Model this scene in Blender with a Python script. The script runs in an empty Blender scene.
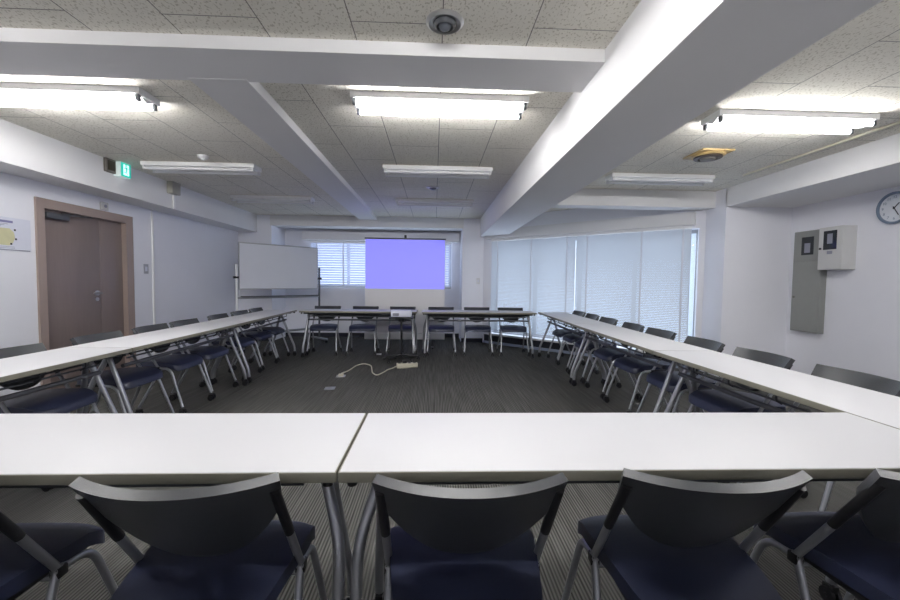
import bpy, bmesh, math, random
from mathutils import Vector, Matrix
random.seed(7)
PI = math.pi
C = bpy.context.scene.collection

# ------------------------------------------------------------------ materials
def new_mat(name):
    m = bpy.data.materials.new(name); m.use_nodes = True
    nt = m.node_tree
    return m, nt, nt.nodes['Principled BSDF']

def plain(name, col, rough=.5, metal=0.0, var=.06, scale=14.0, bump=0.0, bscale=200.0, spec=.5):
    """paint / plastic / metal with a faint procedural variation"""
    m, nt, b = new_mat(name)
    tc = nt.nodes.new('ShaderNodeTexCoord')
    no = nt.nodes.new('ShaderNodeTexNoise'); no.inputs['Scale'].default_value = scale; no.inputs['Detail'].default_value = 4
    nt.links.new(tc.outputs['Object'], no.inputs['Vector'])
    mx = nt.nodes.new('ShaderNodeMix'); mx.data_type = 'RGBA'
    mx.inputs['A'].default_value = (*[c * (1 - var) for c in col], 1)
    mx.inputs['B'].default_value = (*[min(1, c * (1 + var)) for c in col], 1)
    nt.links.new(no.outputs['Fac'], mx.inputs['Factor'])
    nt.links.new(mx.outputs['Result'], b.inputs['Base Color'])
    b.inputs['Roughness'].default_value = rough; b.inputs['Metallic'].default_value = metal
    b.inputs['Specular IOR Level'].default_value = spec
    if bump:
        n2 = nt.nodes.new('ShaderNodeTexNoise'); n2.inputs['Scale'].default_value = bscale
        nt.links.new(tc.outputs['Object'], n2.inputs['Vector'])
        bp = nt.nodes.new('ShaderNodeBump'); bp.inputs['Strength'].default_value = bump; bp.inputs['Distance'].default_value = .002
        nt.links.new(n2.outputs['Fac'], bp.inputs['Height']); nt.links.new(bp.outputs['Normal'], b.inputs['Normal'])
    return m

def glow(name, col, strength):
    m, nt, b = new_mat(name)
    b.inputs['Base Color'].default_value = (*col, 1)
    b.inputs['Emission Color'].default_value = (*col, 1); b.inputs['Emission Strength'].default_value = strength
    return m

def ceiling_mat():
    m, nt, b = new_mat('mineral_fibre_tiles')
    tc = nt.nodes.new('ShaderNodeTexCoord')
    sx = nt.nodes.new('ShaderNodeSeparateXYZ'); nt.links.new(tc.outputs['Object'], sx.inputs[0])
    ax = nt.nodes.new('ShaderNodeMath'); ax.operation = 'ADD'; ax.inputs[1].default_value = 20.34 * .435 * 2 - .4
    ay = nt.nodes.new('ShaderNodeMath'); ay.operation = 'ADD'; ay.inputs[1].default_value = .17 + .435 * 40
    nt.links.new(sx.outputs['Y'], ax.inputs[0]); nt.links.new(sx.outputs['X'], ay.inputs[0])
    cb = nt.nodes.new('ShaderNodeCombineXYZ'); nt.links.new(ax.outputs[0], cb.inputs['X']); nt.links.new(ay.outputs[0], cb.inputs['Y'])
    br = nt.nodes.new('ShaderNodeTexBrick'); nt.links.new(cb.outputs[0], br.inputs['Vector'])
    br.inputs['Scale'].default_value = 1.0; br.inputs['Brick Width'].default_value = .87; br.inputs['Row Height'].default_value = .435
    br.inputs['Mortar Size'].default_value = .0028; br.inputs['Mortar Smooth'].default_value = .2
    br.inputs['Color1'].default_value = (.78, .755, .68, 1); br.inputs['Color2'].default_value = (.81, .785, .71, 1)
    br.inputs['Mortar'].default_value = (.20, .19, .175, 1)
    mp = nt.nodes.new('ShaderNodeMapping'); mp.inputs['Scale'].default_value = (95, 60, 60)
    mp.inputs['Rotation'].default_value = (0, 0, .25)
    nt.links.new(tc.outputs['Object'], mp.inputs['Vector'])
    no = nt.nodes.new('ShaderNodeTexNoise'); no.inputs['Scale'].default_value = 1.0; no.inputs['Detail'].default_value = 2.0
    nt.links.new(mp.outputs[0], no.inputs['Vector'])
    rp = nt.nodes.new('ShaderNodeValToRGB')
    rp.color_ramp.elements[0].position = .36; rp.color_ramp.elements[0].color = (.68, .66, .62, 1)
    rp.color_ramp.elements[1].position = .43; rp.color_ramp.elements[1].color = (1, 1, 1, 1)
    nt.links.new(no.outputs['Fac'], rp.inputs['Fac'])
    mu = nt.nodes.new('ShaderNodeMix'); mu.data_type = 'RGBA'; mu.blend_type = 'MULTIPLY'; mu.inputs['Factor'].default_value = 1
    nt.links.new(br.outputs['Color'], mu.inputs['A']); nt.links.new(rp.outputs['Color'], mu.inputs['B'])
    nt.links.new(mu.outputs['Result'], b.inputs['Base Color']); b.inputs['Roughness'].default_value = .95
    b.inputs['Specular IOR Level'].default_value = .1
    return m

def carpet_mat():
    m, nt, b = new_mat('striped_loop_carpet')
    tc = nt.nodes.new('ShaderNodeTexCoord')
    mp = nt.nodes.new('ShaderNodeMapping'); mp.inputs['Scale'].default_value = (70, 1.6, 1)
    nt.links.new(tc.outputs['Object'], mp.inputs['Vector'])
    no = nt.nodes.new('ShaderNodeTexNoise'); no.inputs['Scale'].default_value = 1.0; no.inputs['Detail'].default_value = 2
    nt.links.new(mp.outputs[0], no.inputs['Vector'])
    wv = nt.nodes.new('ShaderNodeTexWave'); wv.inputs['Scale'].default_value = 21; wv.inputs['Distortion'].default_value = .0
    nt.links.new(tc.outputs['Object'], wv.inputs['Vector'])
    ad = nt.nodes.new('ShaderNodeMix'); ad.data_type = 'FLOAT'; ad.inputs['Factor'].default_value = .38
    nt.links.new(no.outputs['Fac'], ad.inputs['A']); nt.links.new(wv.outputs['Fac'], ad.inputs['B'])
    rp = nt.nodes.new('ShaderNodeValToRGB')
    rp.color_ramp.elements[0].position = .30; rp.color_ramp.elements[0].color = (.037, .037, .035, 1)
    rp.color_ramp.elements[1].position = .72; rp.color_ramp.elements[1].color = (.150, .148, .140, 1)
    nt.links.new(ad.outputs['Result'], rp.inputs['Fac'])
    fi = nt.nodes.new('ShaderNodeTexNoise'); fi.inputs['Scale'].default_value = 260; nt.links.new(tc.outputs['Object'], fi.inputs['Vector'])
    mu = nt.nodes.new('ShaderNodeMix'); mu.data_type = 'RGBA'; mu.blend_type = 'MULTIPLY'; mu.inputs['Factor'].default_value = .5
    nt.links.new(rp.outputs['Color'], mu.inputs['A']); nt.links.new(fi.outputs['Color'], mu.inputs['B'])
    nt.links.new(mu.outputs['Result'], b.inputs['Base Color'])
    b.inputs['Roughness'].default_value = .9; b.inputs['Specular IOR Level'].default_value = .12
    bp = nt.nodes.new('ShaderNodeBump'); bp.inputs['Strength'].default_value = .35; bp.inputs['Distance'].default_value = .004
    nt.links.new(no.outputs['Fac'], bp.inputs['Height']); nt.links.new(bp.outputs['Normal'], b.inputs['Normal'])
    return m

def glass_mat():
    m, nt, b = new_mat('window_glass')
    out = nt.nodes['Material Output']
    tr = nt.nodes.new('ShaderNodeBsdfTransparent'); tr.inputs[0].default_value = (.93, .96, .97, 1)
    gl = nt.nodes.new('ShaderNodeBsdfGlossy'); gl.inputs['Roughness'].default_value = .02
    mx = nt.nodes.new('ShaderNodeMixShader'); mx.inputs[0].default_value = .07
    nt.links.new(tr.outputs[0], mx.inputs[1]); nt.links.new(gl.outputs[0], mx.inputs[2]); nt.links.new(mx.outputs[0], out.inputs['Surface'])
    return m

def slat_mat(name, col, trans):
    m, nt, b = new_mat(name)
    out = nt.nodes['Material Output']
    b.inputs['Base Color'].default_value = (*col, 1); b.inputs['Roughness'].default_value = .45
    t = nt.nodes.new('ShaderNodeBsdfTranslucent'); t.inputs[0].default_value = (*col, 1)
    mx = nt.nodes.new('ShaderNodeMixShader'); mx.inputs[0].default_value = trans
    nt.links.new(b.outputs[0], mx.inputs[1]); nt.links.new(t.outputs[0], mx.inputs[2]); nt.links.new(mx.outputs[0], out.inputs['Surface'])
    return m

def wood_mat(name, c1, c2):
    m, nt, b = new_mat(name)
    tc = nt.nodes.new('ShaderNodeTexCoord')
    mp = nt.nodes.new('ShaderNodeMapping'); mp.inputs['Scale'].default_value = (14, 14, 1.2); nt.links.new(tc.outputs['Object'], mp.inputs['Vector'])
    no = nt.nodes.new('ShaderNodeTexNoise'); no.inputs['Scale'].default_value = 3; no.inputs['Detail'].default_value = 5
    nt.links.new(mp.outputs[0], no.inputs['Vector'])
    mx = nt.nodes.new('ShaderNodeMix'); mx.data_type = 'RGBA'; mx.inputs['A'].default_value = (*c1, 1); mx.inputs['B'].default_value = (*c2, 1)
    nt.links.new(no.outputs['Fac'], mx.inputs['Factor']); nt.links.new(mx.outputs['Result'], b.inputs['Base Color'])
    b.inputs['Roughness'].default_value = .42
    return m

TUBE = 74.0
M = dict(
    wall=plain('wall_paint', (.865, .87, .925), .85, var=.025, scale=3, bump=.15, bscale=300),
    beam=plain('beam_paint', (.80, .795, .80), .8, var=.02, scale=3),
    ceil=ceiling_mat(), carpet=carpet_mat(), glass=glass_mat(),
    reflect_blue=plain('pale_blue_reflection', (.36, .42, .55), .4),
    base=plain('baseboard_vinyl', (.03, .032, .045), .5),
    top=plain('white_laminate', (.605, .603, .625), .5, var=.012, scale=6),
    edge=plain('edge_band', (.25, .24, .195), .5, var=.04),
    silver=plain('silver_tube', (.40, .41, .44), .34, .7, var=.04),
    greybar=plain('grey_bar', (.10, .105, .115), .45, .3),
    rail=plain('rail_grey', (.085, .088, .10), .5, .2),
    black=plain('black_plastic', (.012, .012, .014), .4),
    shell=plain('charcoal_shell', (.046, .049, .054), .28, var=.08, bump=.25, bscale=600),
    navy=plain('navy_fabric', (.016, .021, .052), .48, var=.15, scale=90, bump=.12, bscale=900, spec=.6),
    white=plain('white_plastic', (.75, .75, .76), .4, var=.02),
    enamel=plain('white_enamel', (.90, .90, .90), .35, var=.02),
    panelgrey=plain('panel_grey', (.30, .31, .295), .5, var=.05),
    panelwhite=plain('panel_ivory', (.64, .64, .63), .45, var=.03),
    darkglass=plain('dark_window', (.02, .024, .03), .12),
    door=wood_mat('door_veneer', (.20, .158, .148), (.24, .19, .178)),
    frame=plain('door_frame_paint', (.35, .275, .245), .45, var=.06),
    steel=plain('brushed_steel', (.55, .55, .55), .3, .9),
    beige=plain('beige_plastic', (.55, .52, .42), .45),
    brown=plain('aged_yellow_plastic', (.50, .36, .16), .5),
    darkbrown=plain('dark_bronze', (.055, .038, .022), .4, .3),
    beigebox=plain('aged_beige', (.40, .385, .33), .5),
    inkplate=plain('switch_grey', (.46, .47, .52), .5),
    taupe=plain('taupe_steel', (.17, .155, .135), .5),
    paper=plain('paper_white', (.74, .76, .86), .6, var=.02),
    violet=plain('print_violet', (.22, .22, .40), .6),
    yellow=plain('print_yellow', (.66, .64, .40), .6, var=.1),
    ink=plain('print_black', (.03, .03, .04), .6),
    inkgrey=plain('print_grey', (.30, .31, .38), .6),
    board=plain('whiteboard_enamel', (.72, .74, .80), .25, var=.03, scale=4),
    alu=plain('aluminium', (.42, .43, .45), .35, .8),
    fabric=plain('screen_fabric', (.80, .79, .80), .85, var=.01),
    clockface=plain('clock_face', (.74, .77, .82), .35),
    bluerim=plain('clock_rim', (.22, .28, .37), .35, .3),
    tube_on=glow('lit_tube', (1.0, .988, .985), TUBE),
    tube_off=plain('dark_tube', (.86, .87, .88), .3),
    project=glow('projected_blue', (.215, .21, .88), .86),
    exit_green=glow('exit_green', (.02, .42, .34), .9),
    exit_white=glow('exit_white', (.62, 1.0, .93), 1.1),
    exit_side=glow('exit_side', (.62, .72, .70), .35),
    slat=slat_mat('blind_slat', (.74, .765, .79), .40),
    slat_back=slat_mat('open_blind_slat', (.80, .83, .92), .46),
    cord=slat_mat('blind_tape', (.88, .89, .92), .35),
    lens=plain('lens_glass', (.10, .11, .13), .08),
)

# ------------------------------------------------------------------ mesh builder
class MB:
    def __init__(s): s.bm = bmesh.new(); s.T = Matrix.Identity(4)
    def _fin(s, vs, mat=None):
        t = s.T @ mat if mat is not None else s.T
        for v in vs: v.co = t @ v.co
        return s
    def box(s, x0, x1, y0, y1, z0, z1, bev=0.0, mat=None):
        r = bmesh.ops.create_cube(s.bm, size=1)['verts']
        for v in r:
            v.co = Vector(((x0 + x1) / 2 + v.co.x * (x1 - x0), (y0 + y1) / 2 + v.co.y * (y1 - y0), (z0 + z1) / 2 + v.co.z * (z1 - z0)))
        vs = r
        if bev:
            es = list({e for v in r for e in v.link_edges})
            n0 = set(s.bm.verts) - set(r)
            bmesh.ops.bevel(s.bm, geom=es, offset=bev, segments=2, affect='EDGES', profile=.6)
            vs = [v for v in s.bm.verts if v not in n0]
        return s._fin(vs, mat)
    def cyl(s, p0, p1, r0, r1=None, n=16, mat=None):
        p0, p1 = Vector(p0), Vector(p1); d = p1 - p0
        r = bmesh.ops.create_cone(s.bm, cap_ends=True, segments=n, radius1=r0, radius2=r0 if r1 is None else r1, depth=d.length)['verts']
        q = Vector((0, 0, 1)).rotation_difference(d.normalized()).to_matrix().to_4x4()
        t = Matrix.Translation((p0 + p1) / 2) @ q
        for v in r: v.co = t @ v.co
        return s._fin(r, mat)
    def tube(s, pts, rad, n=8, corner=0.03, steps=4, cap=True):
        P = [Vector(p) for p in pts]
        path = [P[0]]
        for i in range(1, len(P) - 1):
            a, b, c = P[i - 1], P[i], P[i + 1]
            k = min(corner, (a - b).length * .45, (c - b).length * .45)
            q0 = b + (a - b).normalized() * k; q1 = b + (c - b).normalized() * k
            for j in range(steps + 1):
                t = j / steps
                path.append(q0 * (1 - t) ** 2 + b * 2 * t * (1 - t) + q1 * t * t)
        path.append(P[-1])
        rings = []; prev = None
        for i, p in enumerate(path):
            d = (path[min(i + 1, len(path) - 1)] - path[max(i - 1, 0)]).normalized()
            if prev is None:
                u = d.orthogonal().normalized()
            else:
                u = (prev - d * prev.dot(d)).normalized()
            prev = u; w = d.cross(u)
            rings.append([s.bm.verts.new(s.T @ (p + (u * math.cos(2 * PI * k / n) + w * math.sin(2 * PI * k / n)) * rad)) for k in range(n)])
        for a, b in zip(rings, rings[1:]):
            for k in range(n): s.bm.faces.new((a[k], a[(k + 1) % n], b[(k + 1) % n], b[k]))
        if cap: s.bm.faces.new(rings[0][::-1]); s.bm.faces.new(rings[-1])
        return s
    def lathe(s, prof, n=32, mat=None):
        rings = []; vs = []
        for r, z in prof:
            ring = [s.bm.verts.new((r * math.cos(2 * PI * k / n), r * math.sin(2 * PI * k / n), z)) for k in range(n)]
            rings.append(ring); vs += ring
        for a, b in zip(rings, rings[1:]):
            for k in range(n): s.bm.faces.new((a[k], a[(k + 1) % n], b[(k + 1) % n], b[k]))
        s.bm.faces.new(rings[0][::-1]); s.bm.faces.new(rings[-1])
        return s._fin(vs, mat)
    def prism(s, poly, z0, z1, mat=None):
        a = [s.bm.verts.new((x, y, z0)) for x, y in poly]; b = [s.bm.verts.new((x, y, z1)) for x, y in poly]
        n = len(poly); s.bm.faces.new(a[::-1]); s.bm.faces.new(b)
        for k in range(n): s.bm.faces.new((a[k], a[(k + 1) % n], b[(k + 1) % n], b[k]))
        return s._fin(a + b, mat)
    def sheet(s, f, nu, nv, thick):
        """closed curved sheet: f(u,v)->(point, normal)"""
        fr = []; bk = []
        for i in range(nu + 1):
            ra = []; rb = []
            for j in range(nv + 1):
                p, nrm = f(i / nu, j / nv)
                ra.append(s.bm.verts.new(s.T @ (p + nrm * thick / 2))); rb.append(s.bm.verts.new(s.T @ (p - nrm * thick / 2)))
            fr.append(ra); bk.append(rb)
        F = s.bm.faces.new
        for i in range(nu):
            for j in range(nv):
                F((fr[i][j], fr[i + 1][j], fr[i + 1][j + 1], fr[i][j + 1])); F((bk[i][j], bk[i][j + 1], bk[i + 1][j + 1], bk[i + 1][j]))
            F((fr[i][0], bk[i][0], bk[i + 1][0], fr[i + 1][0])); F((fr[i][nv], fr[i + 1][nv], bk[i + 1][nv], bk[i][nv]))
        for j in range(nv):
            F((fr[0][j], fr[0][j + 1], bk[0][j + 1], bk[0][j])); F((fr[nu][j], bk[nu][j], bk[nu][j + 1], fr[nu][j + 1]))
        return s
    def build(s, name, m, parent=None, smooth=40):
        bmesh.ops.recalc_face_normals(s.bm, faces=s.bm.faces)
        me = bpy.data.meshes.new(name); s.bm.to_mesh(me); s.bm.free()
        if smooth:
            for p in me.polygons: p.use_smooth = True
            me.set_sharp_from_angle(angle=math.radians(smooth))
        me.materials.append(M[m])
        o = bpy.data.objects.new(name, me); C.objects.link(o)
        if parent is not None: o.parent = parent
        return o

def tag(o, label, cat, group=None):
    o['label'] = label; o['category'] = cat
    if group: o['group'] = group
    return o
def thing(name, label, cat, loc=(0, 0, 0), rz=0.0, group=None):
    o = bpy.data.objects.new(name, None); C.objects.link(o); o.location = loc; o.rotation_euler = (0, 0, rz)
    o.empty_display_size = .1
    return tag(o, label, cat, group)
def struct(name, mb, m, parent=None, smooth=40):
    o = mb.build(name, m, parent, smooth)
    if parent is None: o['kind'] = 'structure'
    return o
def copy_tree(o, parent=None):
    c = o.copy(); C.objects.link(c)
    if parent is not None: c.parent = parent
    for ch in list(o.children): copy_tree(ch, c)
    return c
def lettering(name, text, size, m, parent, loc, rot, depth=.0006):
    cu = bpy.data.curves.new(name, 'FONT'); cu.body = text; cu.size = size; cu.extrude = depth
    cu.align_x = 'CENTER'; cu.align_y = 'CENTER'
    t = bpy.data.objects.new(name + '_text', cu); C.objects.link(t)
    dg = bpy.context.evaluated_depsgraph_get(); me = bpy.data.meshes.new_from_object(t.evaluated_get(dg))
    bpy.data.objects.remove(t); bpy.data.curves.remove(cu)
    me.materials.clear(); me.materials.append(M[m])
    o = bpy.data.objects.new(name, me); C.objects.link(o); o.parent = parent; o.location = loc; o.rotation_euler = rot
    return o

# ------------------------------------------------------------------ room shell
H = 2.42                                   # ceiling height
XL, XB = -3.5, -3.15                       # left wall, face of the beam along it
XR, XA = 3.93, 4.8                         # face of right beam, alcove wall
YB, YW = 6.4, 7.1                          # back pillars, back window wall
A2 = Vector((1.22, 6.38, 0)); B2 = Vector((3.93, 3.92, 0))      # oblique window wall
sd = (B2 - A2).normalized(); sn = Vector((-sd.y, sd.x, 0))       # along the wall, outward
if sn.y < 0: sn = -sn
LW = (B2 - A2).length
OB = Matrix(((sd.x, sn.x, 0, A2.x), (sd.y, sn.y, 0, A2.y), (0, 0, 1, 0), (0, 0, 0, 1)))   # local: x along, y outward

struct('floor', MB().prism([(-3.8, -3.6), (5.0, -3.6), (5.0, 4.3), (4.1, 4.3), (1.75, 6.4), (1.75, 7.4), (-3.8, 7.4)], -.12, 0), 'carpet')
struct('ceiling', MB().prism([(-3.8, -3.6), (5.0, -3.6), (5.0, 4.3), (4.1, 4.3), (1.75, 6.4), (1.75, 7.4), (-3.8, 7.4)], H, H + .12), 'ceil')
DY0, DY1, DZ = 2.52, 3.63, 1.90            # door opening in the left wall
w = MB()
w.box(XL - .22, XL, -3.6, DY0, 0, H).box(XL - .22, XL, DY1, 7.4, 0, H).box(XL - .22, XL, DY0, DY1, DZ, H).box(XL - .3, XL - .2, DY0 - .1, DY1 + .1, 0, DZ + .1)
struct('wall_left', w, 'wall')
struct('wall_front', MB().box(-3.75, 5.0, -3.6, -3.42, 0, H), 'wall')
struct('wall_right', MB().box(XA, XA + .2, -3.6, 4.3, 0, H), 'wall')
w = MB()
WX0, WX1, WZ0, WZ1 = -2.34, .60, 1.04, 2.10
w.box(XL, -2.88, YB, 7.35, 0, H)
w.box(.78, 1.24, YB, 7.35, 0, H)
w.box(-2.88, WX0, YW, 7.35, 0, H).box(WX1, .78, YW, 7.35, 0, H).box(WX0, WX1, YW, 7.35, 0, WZ0).box(WX0, WX1, YW, 7.35, WZ1, H)
struct('wall_back', w, 'wall')
OS0, OS1, OZ0, OZ1 = .16, 3.585, .20, 1.965  # opening of the side window (along the oblique wall)
w = MB(); w.T = OB
w.box(-.30, OS0, 0, .2, 0, H).box(OS1, LW + .3, 0, .2, 0, H).box(OS0, OS1, 0, .2, 0, OZ0).box(OS0, OS1, 0, .2, OZ1, H)
struct('wall_window_side', w, 'wall')
struct('wall_pillar', MB().box(XR, XA + .02, 3.55, 4.25, 0, H), 'wall')
# beams
struct('trim_1', MB().box(XL, XB, -3.42, YB, 2.09, H), 'beam')                        # along left wall
struct('trim_2', MB().box(XB, 1.13, .69, 1.03, 2.354, H), 'beam')                     # cross beam near camera
struct('trim_3', MB().box(-1.20, -.865, 1.0, YB, 2.352, H), 'beam')                   # thin long beam
bb = MB().prism([(1.12, -3.42), (1.60, -3.42), (1.60, 6.06), (1.20, 6.42), (1.12, 6.42)], 2.07, H)
struct('trim_4', bb, 'beam')                                                          # deep long beam
struct('trim_5', MB().box(XR, XA, -3.42, 3.56, 2.185, H), 'beam')                     # right beam over alcove
struct('trim_6', MB().box(1.60, XR, 3.75, 3.97, 2.205, H), 'beam')                    # white bay beam
struct('trim_7', MB().box(-2.9, .8, 6.38, 6.75, 2.225, H), 'beam')                    # back beam
w = MB(); w.T = OB; w.box(.06, 3.545, -.10, .0, 2.01, 2.185)
struct('trim_8', w, 'beam')                                                           # lintel above the side blinds
w = MB(); w.T = OB; w.box(OS0, OS1, -.085, .2, .172, .205)
struct('trim_9', w, 'enamel')                                                         # low sill
struct('trim_10', MB().box(-2.46, .74, 6.86, YW, 2.01, 2.18), 'beam')                 # pelmet in the back recess
struct('trim_11', MB().box(3.655, 3.675, -3.4, 2.95, H - .018, H), 'beige')           # ceiling rail
struct('baseboard_left', MB().box(XL, XL + .012, -3.42, DY0 - .03, 0, .08).box(XL, XL + .012, DY1 + .08, YB, 0, .08), 'base')
struct('baseboard_back', MB().box(XL, -2.88, YB - .012, YB, 0, .08).box(.78, 1.2, YB - .012, YB, 0, .08).box(-2.88, .78, YW - .012, YW, 0, .08), 'base')
w = MB(); w.T = OB; w.box(.02, LW, -.012, 0, .045, .17)
struct('baseboard_window_side', w, 'base')
struct('baseboard_right', MB().box(XA - .012, XA, -3.42, 3.55, 0, .08).box(XR, XA, 3.538, 3.55, 0, .08), 'base')

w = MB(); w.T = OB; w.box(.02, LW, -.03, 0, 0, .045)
struct('floor_reflection', w, 'reflect_blue')                                                         # added strip under the side window, coloured as blue light reflected on the floor
# windows
w = MB()
w.box(WX0, WX1, 7.22, 7.28, WZ0, WZ0 + .05).box(WX0, WX1, 7.22, 7.28, WZ1 - .05, WZ1)
for x in (WX0, -1.62, -.88, -.14, WX1 - .05): w.box(x, x + .05, 7.22, 7.28, WZ0, WZ1)
wn = struct('window_1', w, 'alu')
MB().box(WX0 + .02, WX1 - .02, 7.245, 7.251, WZ0 + .02, WZ1 - .02).build('pane', 'glass', wn)
w = MB(); w.T = OB
w.box(OS0, OS1, .12, .18, OZ0, OZ0 + .05).box(OS0, OS1, .12, .18, OZ1 - .05, OZ1)
for x in (OS0, 1.0, 1.83, 2.7, OS1 - .05): w.box(x, x + .05, .12, .18, OZ0, OZ1)
wn = struct('window_2', w, 'alu')
w = MB(); w.T = OB; w.box(OS0 + .02, OS1 - .02, .145, .151, OZ0 + .02, OZ1 - .02); w.build('pane', 'glass', wn)

# door
dr = bpy.data.objects.new('door_1', None); C.objects.link(dr); dr['kind'] = 'structure'; dr.location = (XL, 3.07, 0)
def dbox(name, m, *b, **k):
    o = MB().box(*b, **k).build(name, m, dr); o.location = (-XL, -3.07, 0); return o
f = MB()
f.box(XL - .12, XL + .02, DY0 - .03, DY0 + .05, 0, DZ + .04).box(XL - .12, XL + .02, DY1 - .05, DY1 + .06, 0, DZ + .04)
f.box(XL - .12, XL + .02, DY0 + .05, DY1 - .05, DZ - .05, DZ + .04)
fo = f.build('door_frame', 'frame', dr); fo.location = (-XL, -3.07, 0)
main_leaf = dbox('door_leaf', 'door', XL - .075, XL - .035, DY0 + .05, 3.255, .005, DZ - .05, bev=.002)
dbox('door_leaf', 'door', XL - .075, XL - .035, 3.261, DY1 - .05, .005, DZ - .05, bev=.002)
h = MB()
h.cyl((XL - .035, 3.20, 1.02), (XL - .02, 3.20, 1.02), .028).tube([(XL - .02, 3.20, 1.02), (XL + .03, 3.20, 1.02), (XL + .03, 3.09, 1.02)], .010, corner=.02)
h.cyl((XL - .035, 3.20, .95), (XL - .025, 3.20, .95), .02)
h.build('door_handle', 'steel', main_leaf)
k = MB(); k.box(XL - .035, XL + .015, 2.60, 2.84, 1.765, 1.82, bev=.006)
k.tube([(XL - .01, 2.78, 1.825), (XL + .03, 2.98, 1.828), (XL - .02, 3.14, 1.845)], .009, corner=.01)
k.build('door_closer', 'greybar', main_leaf)

# ------------------------------------------------------------------ ceiling lights
def make_fixture(lit):
    r = thing('fluorescent_light', '', 'ceiling light')
    MB().box(-.585, .585, -.10, .10, -.042, 0, bev=.004).build('housing', 'enamel', r)
    rf = MB().prism([(-.09, -.042), (-.05, -.044), (0, -.066), (.05, -.044), (.09, -.042)], -.565, .565,
                    mat=Matrix(((0, 0, 1, 0), (1, 0, 0, 0), (0, 1, 0, 0), (0, 0, 0, 1))))
    rf.build('reflector', 'enamel', r)
    for sy in (-1, 1):
        MB().cyl((-.548, sy * .078, -.064), (.548, sy * .078, -.064), .0155, n=14).build('tube', 'tube_on' if lit else 'tube_off', r)
        for sx in (-1, 1):
            b = MB().box(sx * .56 - .012, sx * .56 + .012, sy * .078 - .013, sy * .078 + .013, -.080, -.038, bev=.003)
            b.build('tube_holder', 'white' if not lit else 'greybar', r)
    return r
on = make_fixture(True); off = make_fixture(False)
used_on = used_off = False
fx = [(.265, 1.335, 1, 'lit twin tube ceiling light centred above the table ring'),
      (-2.25, 1.37, 1, 'lit twin tube ceiling light above the door side tables'),
      (2.80, 1.44, 1, 'lit twin tube ceiling light between deep beam and alcove'),
      (-2.27, 3.05, 0, 'unlit twin tube ceiling light beside the smoke detector and exit sign'),
      (.265, 2.98, 0, 'unlit twin tube ceiling light in middle bay, nearer the camera'),
      (2.78, 3.08, 0, 'unlit twin tube ceiling light in front of white bay beam'),
      (-2.17, 4.70, 0, 'faint unlit tube ceiling light above the whiteboard corner'),
      (.235, 4.70, 0, 'faint unlit tube ceiling light above screen side tables'),
      (.265, -.55, 1, 'lit tube ceiling light behind the camera in the middle bay'),
      (-2.25, -.55, 1, 'lit tube ceiling light behind the camera, door side bay'),
      (2.80, -.42, 1, 'lit tube ceiling light behind the camera, alcove side bay')]
for x, y, s, lab in fx:
    if s: o = on if not used_on else copy_tree(on); used_on = True
    else: o = off if not used_off else copy_tree(off); used_off = True
    o.location = (x, y, H); o['label'] = lab; o['group'] = 'twin tube ceiling lights'

# ------------------------------------------------------------------ meeting tables
TZ, TL, TD = .72, 1.794, .45
def caster_mb(x, y, r=.028):
    m = MB()
    for s in (-1, 1):
        m.cyl((x + s * .006, y, r), (x + s * .019, y, r), r, n=16)
    m.cyl((x - .022, y, r), (x + .022, y, r), .007, n=8)
    m.box(x - .014, x + .014, y - .02, y + .022, r + .012, r * 2 + .012, bev=.005)
    return m
def make_table():
    r = thing('meeting_table', '', 'table')
    t = MB().box(-TL / 2 + .003, TL / 2 - .003, -TD / 2 + .003, TD / 2 - .003, TZ - .027, TZ, bev=.002).build('tabletop', 'top', r)
    e = MB(); a, b = TL / 2, TD / 2
    e.box(-a, a, -b, -b + .003, TZ - .027, TZ - .0015, bev=.0008).box(-a, a, b - .003, b, TZ - .027, TZ - .0015, bev=.0008)
    e.box(-a, -a + .003, -b + .003, b - .003, TZ - .027, TZ - .0015).box(a - .003, a, -b + .003, b - .003, TZ - .027, TZ - .0015)
    e.build('edge_band', 'edge', t)
    MB().box(-.80, .80, -.05, .03, TZ - .075, TZ - .032, bev=.006).build('under_beam', 'greybar', r)
    MB().tube([(-.80, .085, .575), (.80, .085, .575)], .014, n=10).build('stretcher', 'rail', r)
    sh = MB()
    for y in (.10, .0, -.10): sh.tube([(-.78, y, .628), (.78, y, .628)], .006, n=6)
    sh.build('book_rack', 'greybar', r)
    for x in (-.62, -.34, -.05, .26, .56):
        hk = MB().tube([(x, .15, TZ - .028), (x, .15, TZ - .075), (x, .12, TZ - .092)], .005, n=6, corner=.01)
        hk.build('rack_hook', 'greybar', r)
    for sx in (-1, 1):
        x = sx * .82
        MB().box(x - .035, x + .035, -.15, .15, TZ - .055, TZ - .027, bev=.006).build('bracket', 'greybar', r)
        xf = sx * .875
        lf = MB().tube([(x, .0, TZ - .05), (x + sx * .012, .10, .40), (x + sx * .03, .195, .15), (x + sx * .03, .20, .075)], .016, n=12, corner=.09, steps=6).build('leg', 'silver', r)
        lr = MB().tube([(x - sx * .02, -.0, TZ - .05), (x, -.02, .60), (xf, -.08, .44), (xf, -.115, .27), (xf, -.17, .16), (xf, -.175, .075)], .017, n=12, corner=.10, steps=6).build('leg', 'silver', r)
        caster_mb(x + sx * .03, .20).build('caster', 'black', lf); caster_mb(xf, -.175).build('caster', 'black', lr)
        for y in (-.19, .19):
            MB().cyl((sx * (TL / 2 - .028), y, TZ - .049), (sx * (TL / 2 - .028), y, TZ - .027), .013, n=12).build('connector', 'black', r)
    return r
tb = make_table(); first = True
def place_table(x, y, rz, label, group):
    global first
    o = tb if first else copy_tree(tb)
    first = False
    o.location = (x, y, 0); o.rotation_euler = (0, 0, rz); o['label'] = label; o['group'] = group
place_table(-.9, -.225, 0, 'long white folding table in nearest row, door side of the seam', 'tables of the nearest row')
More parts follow.
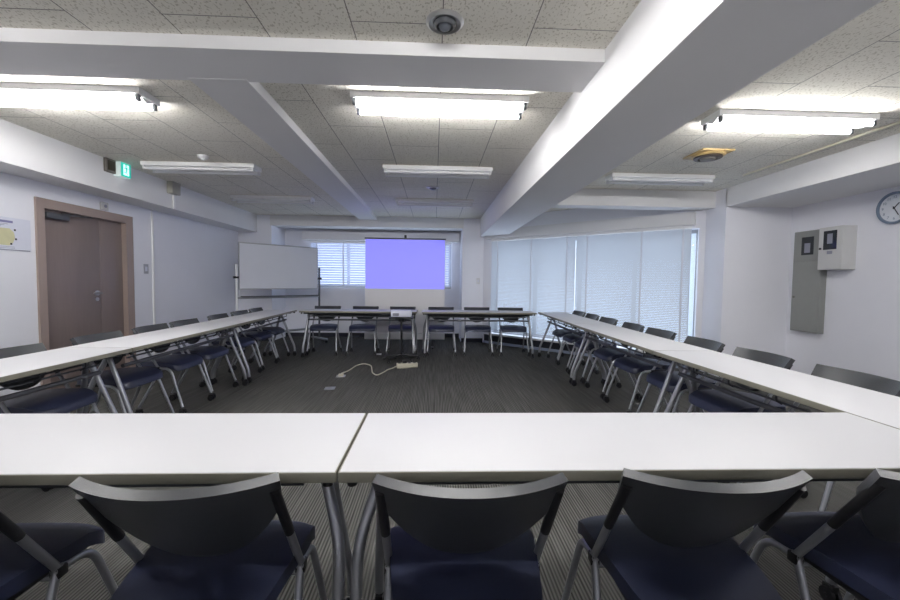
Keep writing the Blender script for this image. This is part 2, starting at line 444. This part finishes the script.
place_table(.9, -.225, 0, 'long white folding table in nearest row, alcove side of the seam', 'tables of the nearest row')
place_table(-.925, 4.98, PI, 'white folding table in front of the screen, whiteboard side', 'tables in front of the screen')
place_table(.95, 4.98, PI, 'white folding table in front of the screen, pillar side', 'tables in front of the screen')
def side(sx, y0, y1, x0, x1, label, group):
    a = math.atan2(x1 - x0, y1 - y0); cx = (x0 + x1) / 2 + TD / 2; cy = (y0 + y1) / 2
    place_table(sx * cx, cy, (PI / 2 if sx > 0 else -PI / 2) - sx * a, label, group)
for sx, nm, g in ((-1, 'door side row', 'tables of the door side row'), (1, 'blind side row', 'tables of the blind side row')):
    side(sx, -.45, 1.346, 1.803, 1.803, 'white folding table of the %s, nearest the camera' % nm, g)
    side(sx, 1.35, 3.147, 1.806, 1.845, 'white folding table in the middle of the %s' % nm, g)
    side(sx, 3.153, 4.95, 1.850, 1.918, 'white folding table of the %s, nearest the screen' % nm, g)

# ------------------------------------------------------------------ chairs
# local frame: back of the chair towards -y, faces +y, origin on the floor under the back's ends
def make_chair():
    r = thing('stacking_chair', '', 'chair')
    ca, sa = math.cos(math.radians(32)), math.sin(math.radians(32))
    dn = Vector((0, sa, -ca)); nr = Vector((0, ca, sa))
    def shell(u, v):
        x = 2 * u - 1
        hh = .085 + .19 * (1 - abs(x) ** 2.3)
        p = Vector((x * (.2145 - .008 * v), -.058 * (1 - x * x) * (1 - .35 * v), .752 + .006 * abs(x) ** 3)) + dn * (hh * v)
        n = (nr + Vector((-x * .42, 0, 0))).normalized()
        return p, n
    MB().sheet(shell, 26, 8, .023).build('backrest', 'shell', r)
    st = MB()
    def seat(u, v):
        x = 2 * u - 1; y = v
        wdt = .166 + .042 * min(1, v * 1.5)
        rr = 1 - .07 * abs(2 * v - 1) ** 9
        p = Vector((x * wdt * rr, .44 * y - .055 - .03 * abs(x) ** 4 * (1 if v > .5 else -1) * abs(2 * v - 1) ** 3, .438 + .012 * math.sin(PI * min(1, v * 1.05)) - .012 * x * x * .4 - .03 * max(0, v - .8) / .2))
        return p, Vector((0, 0, 1))
    st.sheet(seat, 14, 14, .04)
    so = st.build('seat', 'navy', r, smooth=70)
    bo = MB().box(-.175, .175, -.02, .33, .398, .416, bev=.006).build('seat_shell', 'black', so)
    for sx in (-1, 1):
        X = sx * .202
        a = Vector((X, -.001, .735)); k1 = a + dn * .21; k2 = a + dn * .37
        up = MB().tube([a + dn * .12, k1, k2, Vector((X, .195, .405))], .011, n=10, corner=.02).build('back_upright', 'silver', r)
        MB().tube([a + dn * .01, a + dn * .20], .0125, n=10).build('sleeve', 'black', up)
        fl = MB().tube([(X, .185, .418), (X, .30, .405), (sx * .225, .41, .075)], .011, n=10, corner=.07, steps=6).build('leg', 'silver', r)
        rl = MB().tube([(X, .20, .43), (X, .16, .30), (sx * .225, .045, .075)], .011, n=10, corner=.06, steps=5).build('leg', 'silver', r)
        caster_mb(sx * .225, .41, .025).build('caster', 'black', fl); caster_mb(sx * .225, .045, .025).build('caster', 'black', rl)
        MB().box(X - .013, X + .013, .185, .215, .395, .425, bev=.005).build('hinge_block', 'black', r)
    MB().tube([(-.202, .20, .392), (.202, .20, .392)], .010, n=8).build('crossbar', 'silver', r)
    return r
ch = make_chair(); ch_used = False
def place_chair(x, y, rz, label, group):
    global ch_used
    o = ch if not ch_used else copy_tree(ch)
    ch_used = True
    o.location = (x, y, 0); o.rotation_euler = (0, 0, rz); o['label'] = label; o['group'] = group
def side_x(y, gap):     # just outside the outer table edge of a side row
    e = 1.803 if y < 1.35 else 1.806 + (y - 1.35) / 1.8 * .039 if y < 3.15 else 1.850 + (y - 3.15) / 1.8 * .068
    return e + TD + gap
ORD = ['first', 'second', 'third', 'fourth', 'fifth', 'sixth', 'seventh', 'eighth']
near = [(-.965, -.55, -.02), (-.318, -.552, .03), (.323, -.556, .0), (.895, -.545, -.04), (1.50, -.54, .04)]
nl = ['at the far left edge, partly cut off', 'left of the visible table leg', 'in the middle, right beside the table seam',
      'next after the middle one towards the alcove', 'at the far right edge, partly cut off']
for (x, y, a), t in zip(near, nl): place_chair(x, y, a, 'dark chair seen from behind at nearest tables, ' + t, 'chairs at the nearest tables')
for i, (y, a) in enumerate([(4.635, .02), (4.10, -.02), (3.51, .02), (2.82, -.02), (2.31, .01), (1.72, -.02), (1.065, .02)]):
    place_chair(-side_x(y, .071), y, -PI / 2 + a, 'dark chair with navy seat, %s from the screen in door side row' % ORD[i], 'chairs along the door side row')
for i, (y, a) in enumerate([(4.60, .02), (4.03, -.03), (3.47, .02), (2.80, -.02), (2.26, .03), (1.63, -.02), (1.06, .02), (.478, .0)]):
    place_chair(side_x(y, .118), y, PI / 2 + a, 'dark chair with navy seat, %s from the screen in blind side row' % ORD[i], 'chairs along the blind side row')
for i, x in enumerate((-1.535, -.905, -.285, .36, .965, 1.54)):
    place_chair(x, 5.33, PI + (.02, -.02, .0, .01, -.02, .02)[i], 'dark chair facing the camera before the screen, %s from the whiteboard' % ORD[i], 'chairs in front of the screen')

# ------------------------------------------------------------------ blinds
def blind(name, label, T, x0, x1, z0, z1, pitch, width, tilt, mat, tapes, group, y=0.0):
    r = thing(name, label, 'window blind', group=group); r.matrix_world = T
    s = MB(); n = int((z1 - .05 - z0 - .03) / pitch)
    for i in range(n + 1):
        z = z1 - .06 - i * pitch
        if z < z0 + .03: break
        s.box(x0, x1, -width / 2, width / 2, -.0006, .0006, mat=Matrix.Translation((0, y, z)) @ Matrix.Rotation(tilt, 4, 'X'))
    s.build('slats', mat, r, smooth=0)
    MB().box(x0, x1, y - .022, y + .022, z1 - .045, z1).build('head_rail', 'enamel', r)
    MB().box(x0, x1, y - .015, y + .015, z0, z0 + .022, bev=.003).build('bottom_rail', 'cord', r)
    for t in tapes:
        c = MB()
        for yy in (-width / 2 * abs(math.cos(tilt)) - .004,):
            c.box(t - .012, t + .012, y + yy - .0006, y + yy + .0006, z0 + .02, z1 - .045)
        c.build('ladder_tape', 'cord', r)
    return r
SB = 'venetian blinds on the slanting window wall'
blind('venetian_blind', 'closed venetian blind on slanting window wall, next to the pillar', OB, .18, 1.846, .235, 2.01, .025, .0262, math.radians(-66), 'slat', (.32, 1.03, 1.70), SB, y=-.03)
blind('venetian_blind', 'closed venetian blind on slanting window wall, alcove end', OB, 1.851, 3.50, .235, 2.01, .025, .0262, math.radians(-66), 'slat', (2.04, 2.86, 3.40), SB, y=-.03)
BB = 'blinds behind the projection screen'
TI = Matrix.Translation((0, 0, 0))
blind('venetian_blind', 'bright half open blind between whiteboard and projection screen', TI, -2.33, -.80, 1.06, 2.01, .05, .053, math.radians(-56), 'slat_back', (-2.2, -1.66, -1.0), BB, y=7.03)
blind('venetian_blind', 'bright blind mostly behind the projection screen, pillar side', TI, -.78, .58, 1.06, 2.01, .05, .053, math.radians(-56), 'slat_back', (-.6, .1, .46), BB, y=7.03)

# ------------------------------------------------------------------ projection screen (stands on the floor)
SX, SY = -.28, 5.75
t = thing('projection_screen', 'tall portable projection screen showing a plain violet blue picture', 'projection screen', (SX, SY, 0))
fab = MB().box(-.708, .708, -.002, .002, .20, 1.93).build('screen_fabric', 'fabric', t)
MB().box(-.700, .700, -.0045, -.0025, 1.055, 1.925).build('projected_picture', 'project', fab)
MB().box(-.72, .72, -.015, .015, 1.93, 1.955, bev=.004).build('top_bar', 'greybar', t)
MB().cyl((0, .03, .2), (0, .03, 2.0), .014, n=12).build('support_pole', 'greybar', t)
MB().box(-.02, .02, -.01, .045, 1.95, 2.01, bev=.006).build('pole_hook', 'black', t)
MB().box(-.715, .715, -.05, .05, .15, .26, bev=.012).build('roller_case', 'white', t)
for sx in (-1, 1): MB().box(sx * .5 - .02, sx * .5 + .02, -.20, .20, 0, .03, bev=.008).box(sx * .5 - .02, sx * .5 + .02, -.03, .03, .03, .15).build('foot', 'black', t)

# ------------------------------------------------------------------ whiteboard on a stand
b0 = Vector((-2.98, 5.30, 0)); b1 = Vector((-1.99, 6.32, 0)); bd = b1 - b0; bl = bd.length
t = thing('mobile_whiteboard', 'large mobile whiteboard standing angled in the back corner', 'whiteboard', ((b0 + b1) / 2), math.atan2(bd.y, bd.x))
hl = bl / 2
bo = MB().box(-hl + .01, hl - .01, -.010, .010, 1.035, 1.79).build('board_panel', 'board', t)
f = MB(); f.box(-hl, hl, -.014, .014, 1.785, 1.805, bev=.003).box(-hl, hl, -.014, .014, 1.02, 1.04, bev=.003).box(-hl, -hl + .015, -.014, .014, 1.04, 1.785).box(hl - .015, hl, -.014, .014, 1.04, 1.785)
f.build('board_frame', 'alu', bo)
MB().box(-hl + .02, hl - .02, -.09, -.012, .895, .912, bev=.004).build('pen_tray', 'greybar', t)
for sx in (-1, 1):
    X = sx * (hl + .035)
    p = MB().box(X - .014, X + .014, -.014, .014, .09, 1.43, bev=.004).build('upright_post', 'enamel' if sx < 0 else 'greybar', t)
    MB().cyl((X - sx * .03, 0, 1.22), (X + sx * .045, 0, 1.22), .02, n=14).build('tilt_knob', 'black', p)
    fo = MB().box(X - .02, X + .02, -.27, .27, .055, .09, bev=.008).build('foot', 'alu', t)
    for sy in (-1, 1): caster_mb(X, sy * .24, .024).build('caster', 'black', fo)
MB().box(-hl - .03, hl + .03, -.012, .012, .25, .29, bev=.004).build('lower_rail', 'alu', t)
MB().box(-hl - .03, hl + .03, -.012, .012, .865, .895, bev=.004).build('tray_rail', 'alu', t)

# ------------------------------------------------------------------ projector on its stand, power strip, cable, floor plates
px, py = -.245, 4.56
t = thing('pedestal_stand', 'slim black pedestal stand carrying the white projector', 'stand', (px, py, 0))
MB().box(-.175, .175, -.13, .13, .637, .655, bev=.004).build('top_plate', 'black', t)
MB().cyl((0, 0, .06), (0, 0, .637), .016, n=14).build('pole', 'black', t)
MB().box(-.045, .045, -.045, .045, .590, .637, bev=.008).build('collar', 'black', t)
for k in range(5):
    a = 2 * PI * k / 5 + .31
    lg = MB().tube([(0, 0, .085), (.13 * math.cos(a), .13 * math.sin(a), .07), (.27 * math.cos(a), .27 * math.sin(a), .055)], .014, n=8).build('base_leg', 'black', t)
    m = MB(); m.T = Matrix.Translation((.27 * math.cos(a), .27 * math.sin(a), 0)); 
    for s in (-1, 1): m.cyl((s * .006, 0, .023), (s * .019, 0, .023), .023, n=14)
    m.cyl((0, 0, .023), (0, 0, .055), .008, n=8)
    m.build('caster', 'black', lg)
t = thing('projector', 'small white projector on the slim black pedestal stand', 'projector', (px, py, .655))
MB().box(-.148, .148, -.11, .11, .008, .105, bev=.012).build('body', 'paper', t)
MB().cyl((.07, .10, .046), (.07, .125, .046), .026, n=20).build('lens', 'lens', t)
MB().box(-.12, -.03, -.1125, -.108, .025, .065).build('vent_grille', 'inkgrey', t)
for x in (-.11, .11): MB().cyl((x, 0, .0005), (x, 0, .012), .012, n=10).build('foot', 'black', t)

t = thing('power_strip', 'beige power strip with bundled cable and long cord under projector stand', 'power strip', (-.13, 4.08, 0), .18)
MB().box(-.14, .15, -.04, .04, 0, .06, bev=.008).build('strip_body', 'beige', t)
s = MB()
for k in range(4): s.box(-.12 + k * .07, -.085 + k * .07, -.02, .02, .06, .062)
s.build('socket', 'ink', t)
MB().box(-.06, .0, -.02, .02, .062, .10, bev=.006).build('plug', 'black', t)
cb = MB()
for k in range(3):
    cb.tube([(-.14 + .05 * k, -.07 - .01 * k, .01 + .008 * k), (-.02, -.10, .012 + .012 * k), (.10 + .02 * k, -.07, .02), (.06, -.05, .03 + .01 * k), (-.12, -.055, .014)], .006, n=6, corner=.05)
cb.build('cable_bundle', 'beige', t)
pts = [(-.91, 3.58, .03), (-.87, 3.80, .012), (-.84, 4.14, .008), (-.76, 4.30, .008), (-.63, 4.16, .008), (-.545, 3.70, .008), (-.47, 3.56, .008), (-.41, 3.72, .008), (-.37, 3.90, .008), (-.32, 3.97, .008), (-.27, 4.05, .02)]
pc = MB(); pc.T = (Matrix.Translation((-.13, 4.08, 0)) @ Matrix.Rotation(.18, 4, 'Z')).inverted()
pc.tube(pts, .0075, n=8, corner=.14, steps=6).build('power_cord', 'beige', t)
def plate(x, y, label, tall):
    o = thing('floor_outlet', label, 'floor outlet', (x, y, 0), .1, 'outlet plates in the carpet')
    MB().box(-.055, .055, -.055, .055, 0, .006, bev=.002).build('cover_plate', 'steel', o)
    if tall: MB().box(-.03, .03, -.03, .03, .006, .03, bev=.006).build('flip_socket', 'beige', o)
    else: MB().box(-.022, .022, -.012, .012, .006, .009).build('flap', 'alu', o)
plate(-.91, 3.55, 'metal floor outlet with the beige cord plugged in', True)
plate(-.90, 2.98, 'flat metal floor plate in front of the plugged outlet', False)
plate(-.66, 5.05, 'flat metal floor plate under the chairs before the screen', False)

# ------------------------------------------------------------------ things on the walls
# evacuation plan on the left wall
t = thing('wall_notice', 'laminated floor plan notice on the wall beside the door', 'notice', (XL, 2.20, 1.565))
MB().box(.0, .004, -.27, .245, -.145, .145).build('sheet', 'paper', t)
MB().box(.004, .0048, -.26, .09, .098, .118).build('title_bar', 'violet', t)
MB().box(.004, .0048, -.26, .235, -.142, -.134).build('bottom_bar', 'inkgrey', t)
y = MB()
y.prism([(-.25, -.09), (.055, -.10), (.085, -.075), (.105, -.03), (.095, .02), (.06, .05), (-.25, .04)], .004, .0048,
        mat=Matrix(((0, 0, 1, 0), (1, 0, 0, 0), (0, 1, 0, 0), (0, 0, 0, 1))))
y.build('plan_area', 'yellow', t)
d = MB()
for yy, zz in ((.105, .04), (.112, -.04), (.07, -.085)): d.box(.0048, .0056, yy - .008, yy + .008, zz - .008, zz + .008)
d.build('plan_mark', 'ink', t)
d = MB()
for k in range(3): d.box(.004, .0046, -.24, .05 - .03 * k, .085 - .012 * k, .089 - .012 * k)
for k in range(2): d.box(.004, .0046, -.1, .10, -.112 - .012 * k, -.109 - .012 * k)
d.build('print_line', 'inkgrey', t)
# light switch, pipe, door bump
t = thing('light_switch', 'small pale light switch beside the brown door', 'switch', (XL, 3.92, 1.31))
MB().box(0, .008, -.04, .04, -.062, .062, bev=.003).build('plate', 'inkplate', t)
MB().box(.008, .013, -.018, .018, -.03, .03, bev=.002).build('rocker', 'paper', t)
t = thing('wall_conduit', 'white vertical cable duct running down the wall past the switch', 'conduit', (XL, 4.05, 0))
MB().box(0, .018, -.014, .014, .081, 2.09, bev=.003).build('duct', 'enamel', t)
t = thing('door_chime', 'small pale sensor mounted above the brown door', 'sensor', (XL, 3.27, 1.995))
MB().box(0, .03, -.045, .045, -.045, .045, bev=.008).build('body', 'panelwhite', t)
MB().cyl((.03, 0, 0), (.036, 0, 0), .018, n=16).build('eye', 'inkgrey', t)
# exit sign and plate
t = thing('exit_sign', 'lit green exit sign with running figure under the ceiling', 'exit sign', (XB, 3.05, 2.35))
MB().box(0, .075, -.072, .072, -.085, .068, bev=.004).build('housing', 'exit_side', t)
MB().box(.075, .078, -.068, .068, -.081, .064).build('sign_face', 'exit_green', t)
R90 = Matrix(((0, 0, 1, 0), (1, 0, 0, 0), (0, 1, 0, 0), (0, 0, 0, 1)))
pg = MB(); pg.prism([(-.036, -.062), (.040, -.062), (.040, .048), (-.036, .048)], .078, .0790, mat=R90)
pg.build('doorway_symbol', 'exit_white', t)
fg = MB()
fg.cyl((.0792, -.002, .037), (.0800, -.002, .037), .0105, n=14)
for poly in ([(-.012, .022), (.010, .024), (.016, -.010), (.000, -.014)], [(.004, -.008), (.016, -.010), (.010, -.034), (.022, -.048), (.014, -.052), (-.002, -.034)],
             [(.000, -.014), (.010, -.010), (-.010, -.030), (-.030, -.030), (-.030, -.038), (-.006, -.038)], [(-.010, .022), (-.003, .016), (-.022, -.002), (-.028, .004)], [(.008, .022), (.012, .012), (.030, .002), (.034, .010)]):
    fg.prism(poly, .0792, .0800, mat=R90)
fg.build('running_figure', 'exit_green', t)
t = thing('wall_speaker', 'dark taupe box on the wall beam beside the exit sign', 'speaker', (XB, 2.915, 2.352))
MB().box(0, .03, -.062, .062, -.07, .07, bev=.005).build('housing', 'taupe', t)
MB().box(.03, .033, -.045, .045, -.05, .05).build('grille', 'darkbrown', t)
t = thing('junction_box', 'beige junction box with a short duct on the wall beam', 'junction box', (XB, 3.90, 2.345))
MB().box(0, .075, -.08, .08, -.075, .078, bev=.006).build('box', 'beigebox', t)
MB().box(0, .022, .025, .06, -.25, -.075, bev=.003).build('duct', 'enamel', t)
# ceiling devices
t = thing('smoke_detector', 'small white smoke detector on the ceiling above door side tables', 'smoke detector', (-2.08, 2.72, H))
MB().lathe([(.05, 0), (.05, -.012), (.042, -.03), (.02, -.036)], 24).build('body', 'white', t)
MB().lathe([(.02, -.036), (.018, -.044), (.005, -.046)], 16).build('sensor_cap', 'enamel', t)
t = thing('ceiling_lamp', 'round silver recessed emergency lamp with glass dome before cross beam', 'emergency lamp', (.275, .515, H))
MB().lathe([(.088, 0), (.09, -.006), (.076, -.016), (.058, -.012), (.05, -.004), (.05, 0)], 36).build('trim_ring', 'steel', t)
MB().lathe([(.055, -.002), (.05, -.020), (.04, -.028), (.036, -.02), (.03, -.012)], 32).build('reflector_cup', 'greybar', t)
MB().lathe([(.032, -.010), (.030, -.026), (.022, -.036), (.008, -.041)], 24).build('glass_dome', 'lens', t)
t = thing('ceiling_lamp', 'small round recessed emergency lamp between unlit middle lights', 'emergency lamp', (.21, 3.86, H))
MB().lathe([(.085, 0), (.085, -.008), (.062, -.016), (.05, -.006)], 30).build('trim_ring', 'steel', t)
MB().lathe([(.05, -.004), (.044, -.024), (.02, -.034)], 24).build('glass_dome', 'lens', t)
t = thing('air_diffuser', 'round dark bronze ceiling diffuser on a yellowed square plate', 'air diffuser', (2.79, 2.28, H))
MB().box(-.15, .15, -.15, .15, -.014, 0, bev=.004).build('mounting_plate', 'brown', t)
MB().lathe([(.135, -.014), (.14, -.026), (.125, -.036), (.11, -.03)], 36).build('outer_ring', 'brown', t)
MB().lathe([(.122, -.028), (.115, -.046), (.085, -.05), (.075, -.036)], 36).build('cone', 'darkbrown', t)
MB().lathe([(.07, -.03), (.062, -.058), (.035, -.063)], 30).build('centre_disc', 'taupe', t)
# distribution boxes in the alcove
t = thing('electrical_cabinet', 'tall grey electrical cabinet on alcove wall beside the white box', 'electrical cabinet', (XA, 3.235, 1.245))
MB().box(-.075, 0, -.182, .182, -.61, .61, bev=.004).build('case', 'panelgrey', t)
MB().box(-.082, -.075, -.175, .175, -.60, .232, bev=.003).build('lower_door', 'panelgrey', t)
dd = MB().box(-.082, -.075, -.175, .175, .242, .60, bev=.003).build('upper_door', 'panelgrey', t)
MB().box(-.086, -.082, -.085, .070, .32, .535, bev=.002).build('meter_window', 'darkglass', dd)
MB().box(-.087, -.086, -.045, .030, .345, .46).build('meter', 'inkgrey', dd)
MB().cyl((-.088, .145, -.19), (-.082, .145, -.19), .012, n=14).build('latch', 'taupe', t)
t = thing('meter_box', 'white wall box with dark window on the alcove wall', 'meter box', (XA, 2.875, 1.615))
MB().box(-.163, 0, -.135, .135, -.238, .238, bev=.006).build('case', 'panelwhite', t)
dd = MB().box(-.170, -.163, -.128, .128, -.230, .230, bev=.004).build('door', 'panelwhite', t)
MB().box(-.174, -.170, -.080, .070, -.015, .195, bev=.002).build('inspection_window', 'darkglass', dd)
MB().box(-.1755, -.174, -.035, .025, .05, .16).build('meter', 'inkgrey', dd)
MB().box(-.172, -.170, -.035, .025, -.065, -.03).build('rating_label', 'inkgrey', dd)
MB().cyl((-.179, .103, .0), (-.170, .103, .0), .012, n=14).build('latch', 'black', dd)
# clock
t = thing('wall_clock', 'round blue rimmed wall clock with numerals on the alcove wall', 'clock', (XA, 2.385, 1.975))
RM = Matrix(((0, 0, -1, 0), (-1, 0, 0, 0), (0, 1, 0, 0), (0, 0, 0, 1)))       # lathe axis -> -x, local x -> -y, local y -> z
cr = .158
MB().lathe([(cr - .004, 0), (cr, .012), (cr, .034), (cr - .008, .042), (cr - .018, .040), (cr - .024, .026), (cr - .024, 0)], 48, mat=RM).build('rim', 'bluerim', t)
fc = MB().lathe([(cr - .022, .004), (cr - .022, .022), (.002, .0225)], 48, mat=RM).build('face', 'clockface', t)
rot = (PI / 2, 0, -PI / 2)
for n in range(1, 13):
    a = 2 * PI * n / 12; rr = .105
    lettering('numeral', str(n), .036, 'bluerim', fc, (-.0232, -rr * math.sin(a), rr * math.cos(a)), rot)
def hand(name, ang, ln, wd, zz):
    a = math.radians(ang); m = MB(); m.box(-wd / 2, wd / 2, -.015, ln, zz, zz + .0015, mat=RM @ Matrix.Rotation(-a, 4, 'Z')); m.build(name, 'ink', t)
hand('hour_hand', 43, .062, .010, .026); hand('minute_hand', 150, .088, .008, .029)
MB().cyl((-.0225, 0, 0), (-.033, 0, 0), .006, n=12).build('hub', 'ink', t)
# switch plate on the back pillar
t = thing('wall_switch', 'tiny white switch plate on the white pillar by the blinds', 'switch', (1.10, YB, 1.21))
MB().box(-.035, .035, -.008, 0, -.06, .06, bev=.003).build('plate', 'white', t)
MB().box(-.014, .014, -.012, -.008, -.025, .025, bev=.002).build('rocker', 'paper', t)

# ------------------------------------------------------------------ daylight outside, camera, view
wd = bpy.data.worlds.new('overcast_daylight'); bpy.context.scene.world = wd; wd.use_nodes = True
bg = wd.node_tree.nodes['Background']; bg.inputs['Color'].default_value = (.74, .82, 1.0, 1); bg.inputs['Strength'].default_value = 4.0

cam = bpy.data.cameras.new('camera'); co = bpy.data.objects.new('camera', cam); C.objects.link(co)
cam.sensor_width = 36; cam.lens = 16.0; cam.clip_start = .05
yaw, pitch, roll = .0403, -.0465, .0119
fwd = Vector((math.sin(yaw) * math.cos(pitch), math.cos(yaw) * math.cos(pitch), math.sin(pitch)))
rt = Vector((math.cos(yaw), -math.sin(yaw), 0)); up = rt.cross(fwd)
r2 = rt * math.cos(roll) + up * math.sin(roll); u2 = -rt * math.sin(roll) + up * math.cos(roll)
co.matrix_world = Matrix(((r2.x, u2.x, -fwd.x, .2362), (r2.y, u2.y, -fwd.y, -1.4301), (r2.z, u2.z, -fwd.z, 1.1957), (0, 0, 0, 1)))
sc = bpy.context.scene; sc.camera = co
vs = sc.view_settings; vs.view_transform = 'Standard'; vs.look = 'None'; vs.exposure = 0.1; vs.gamma = 1; vs.use_curve_mapping = False
sc.cycles.max_bounces = 10; sc.cycles.diffuse_bounces = 6; sc.cycles.transparent_max_bounces = 12
sc.cycles.use_denoising = True
sc.cycles.sample_clamp_indirect = 6
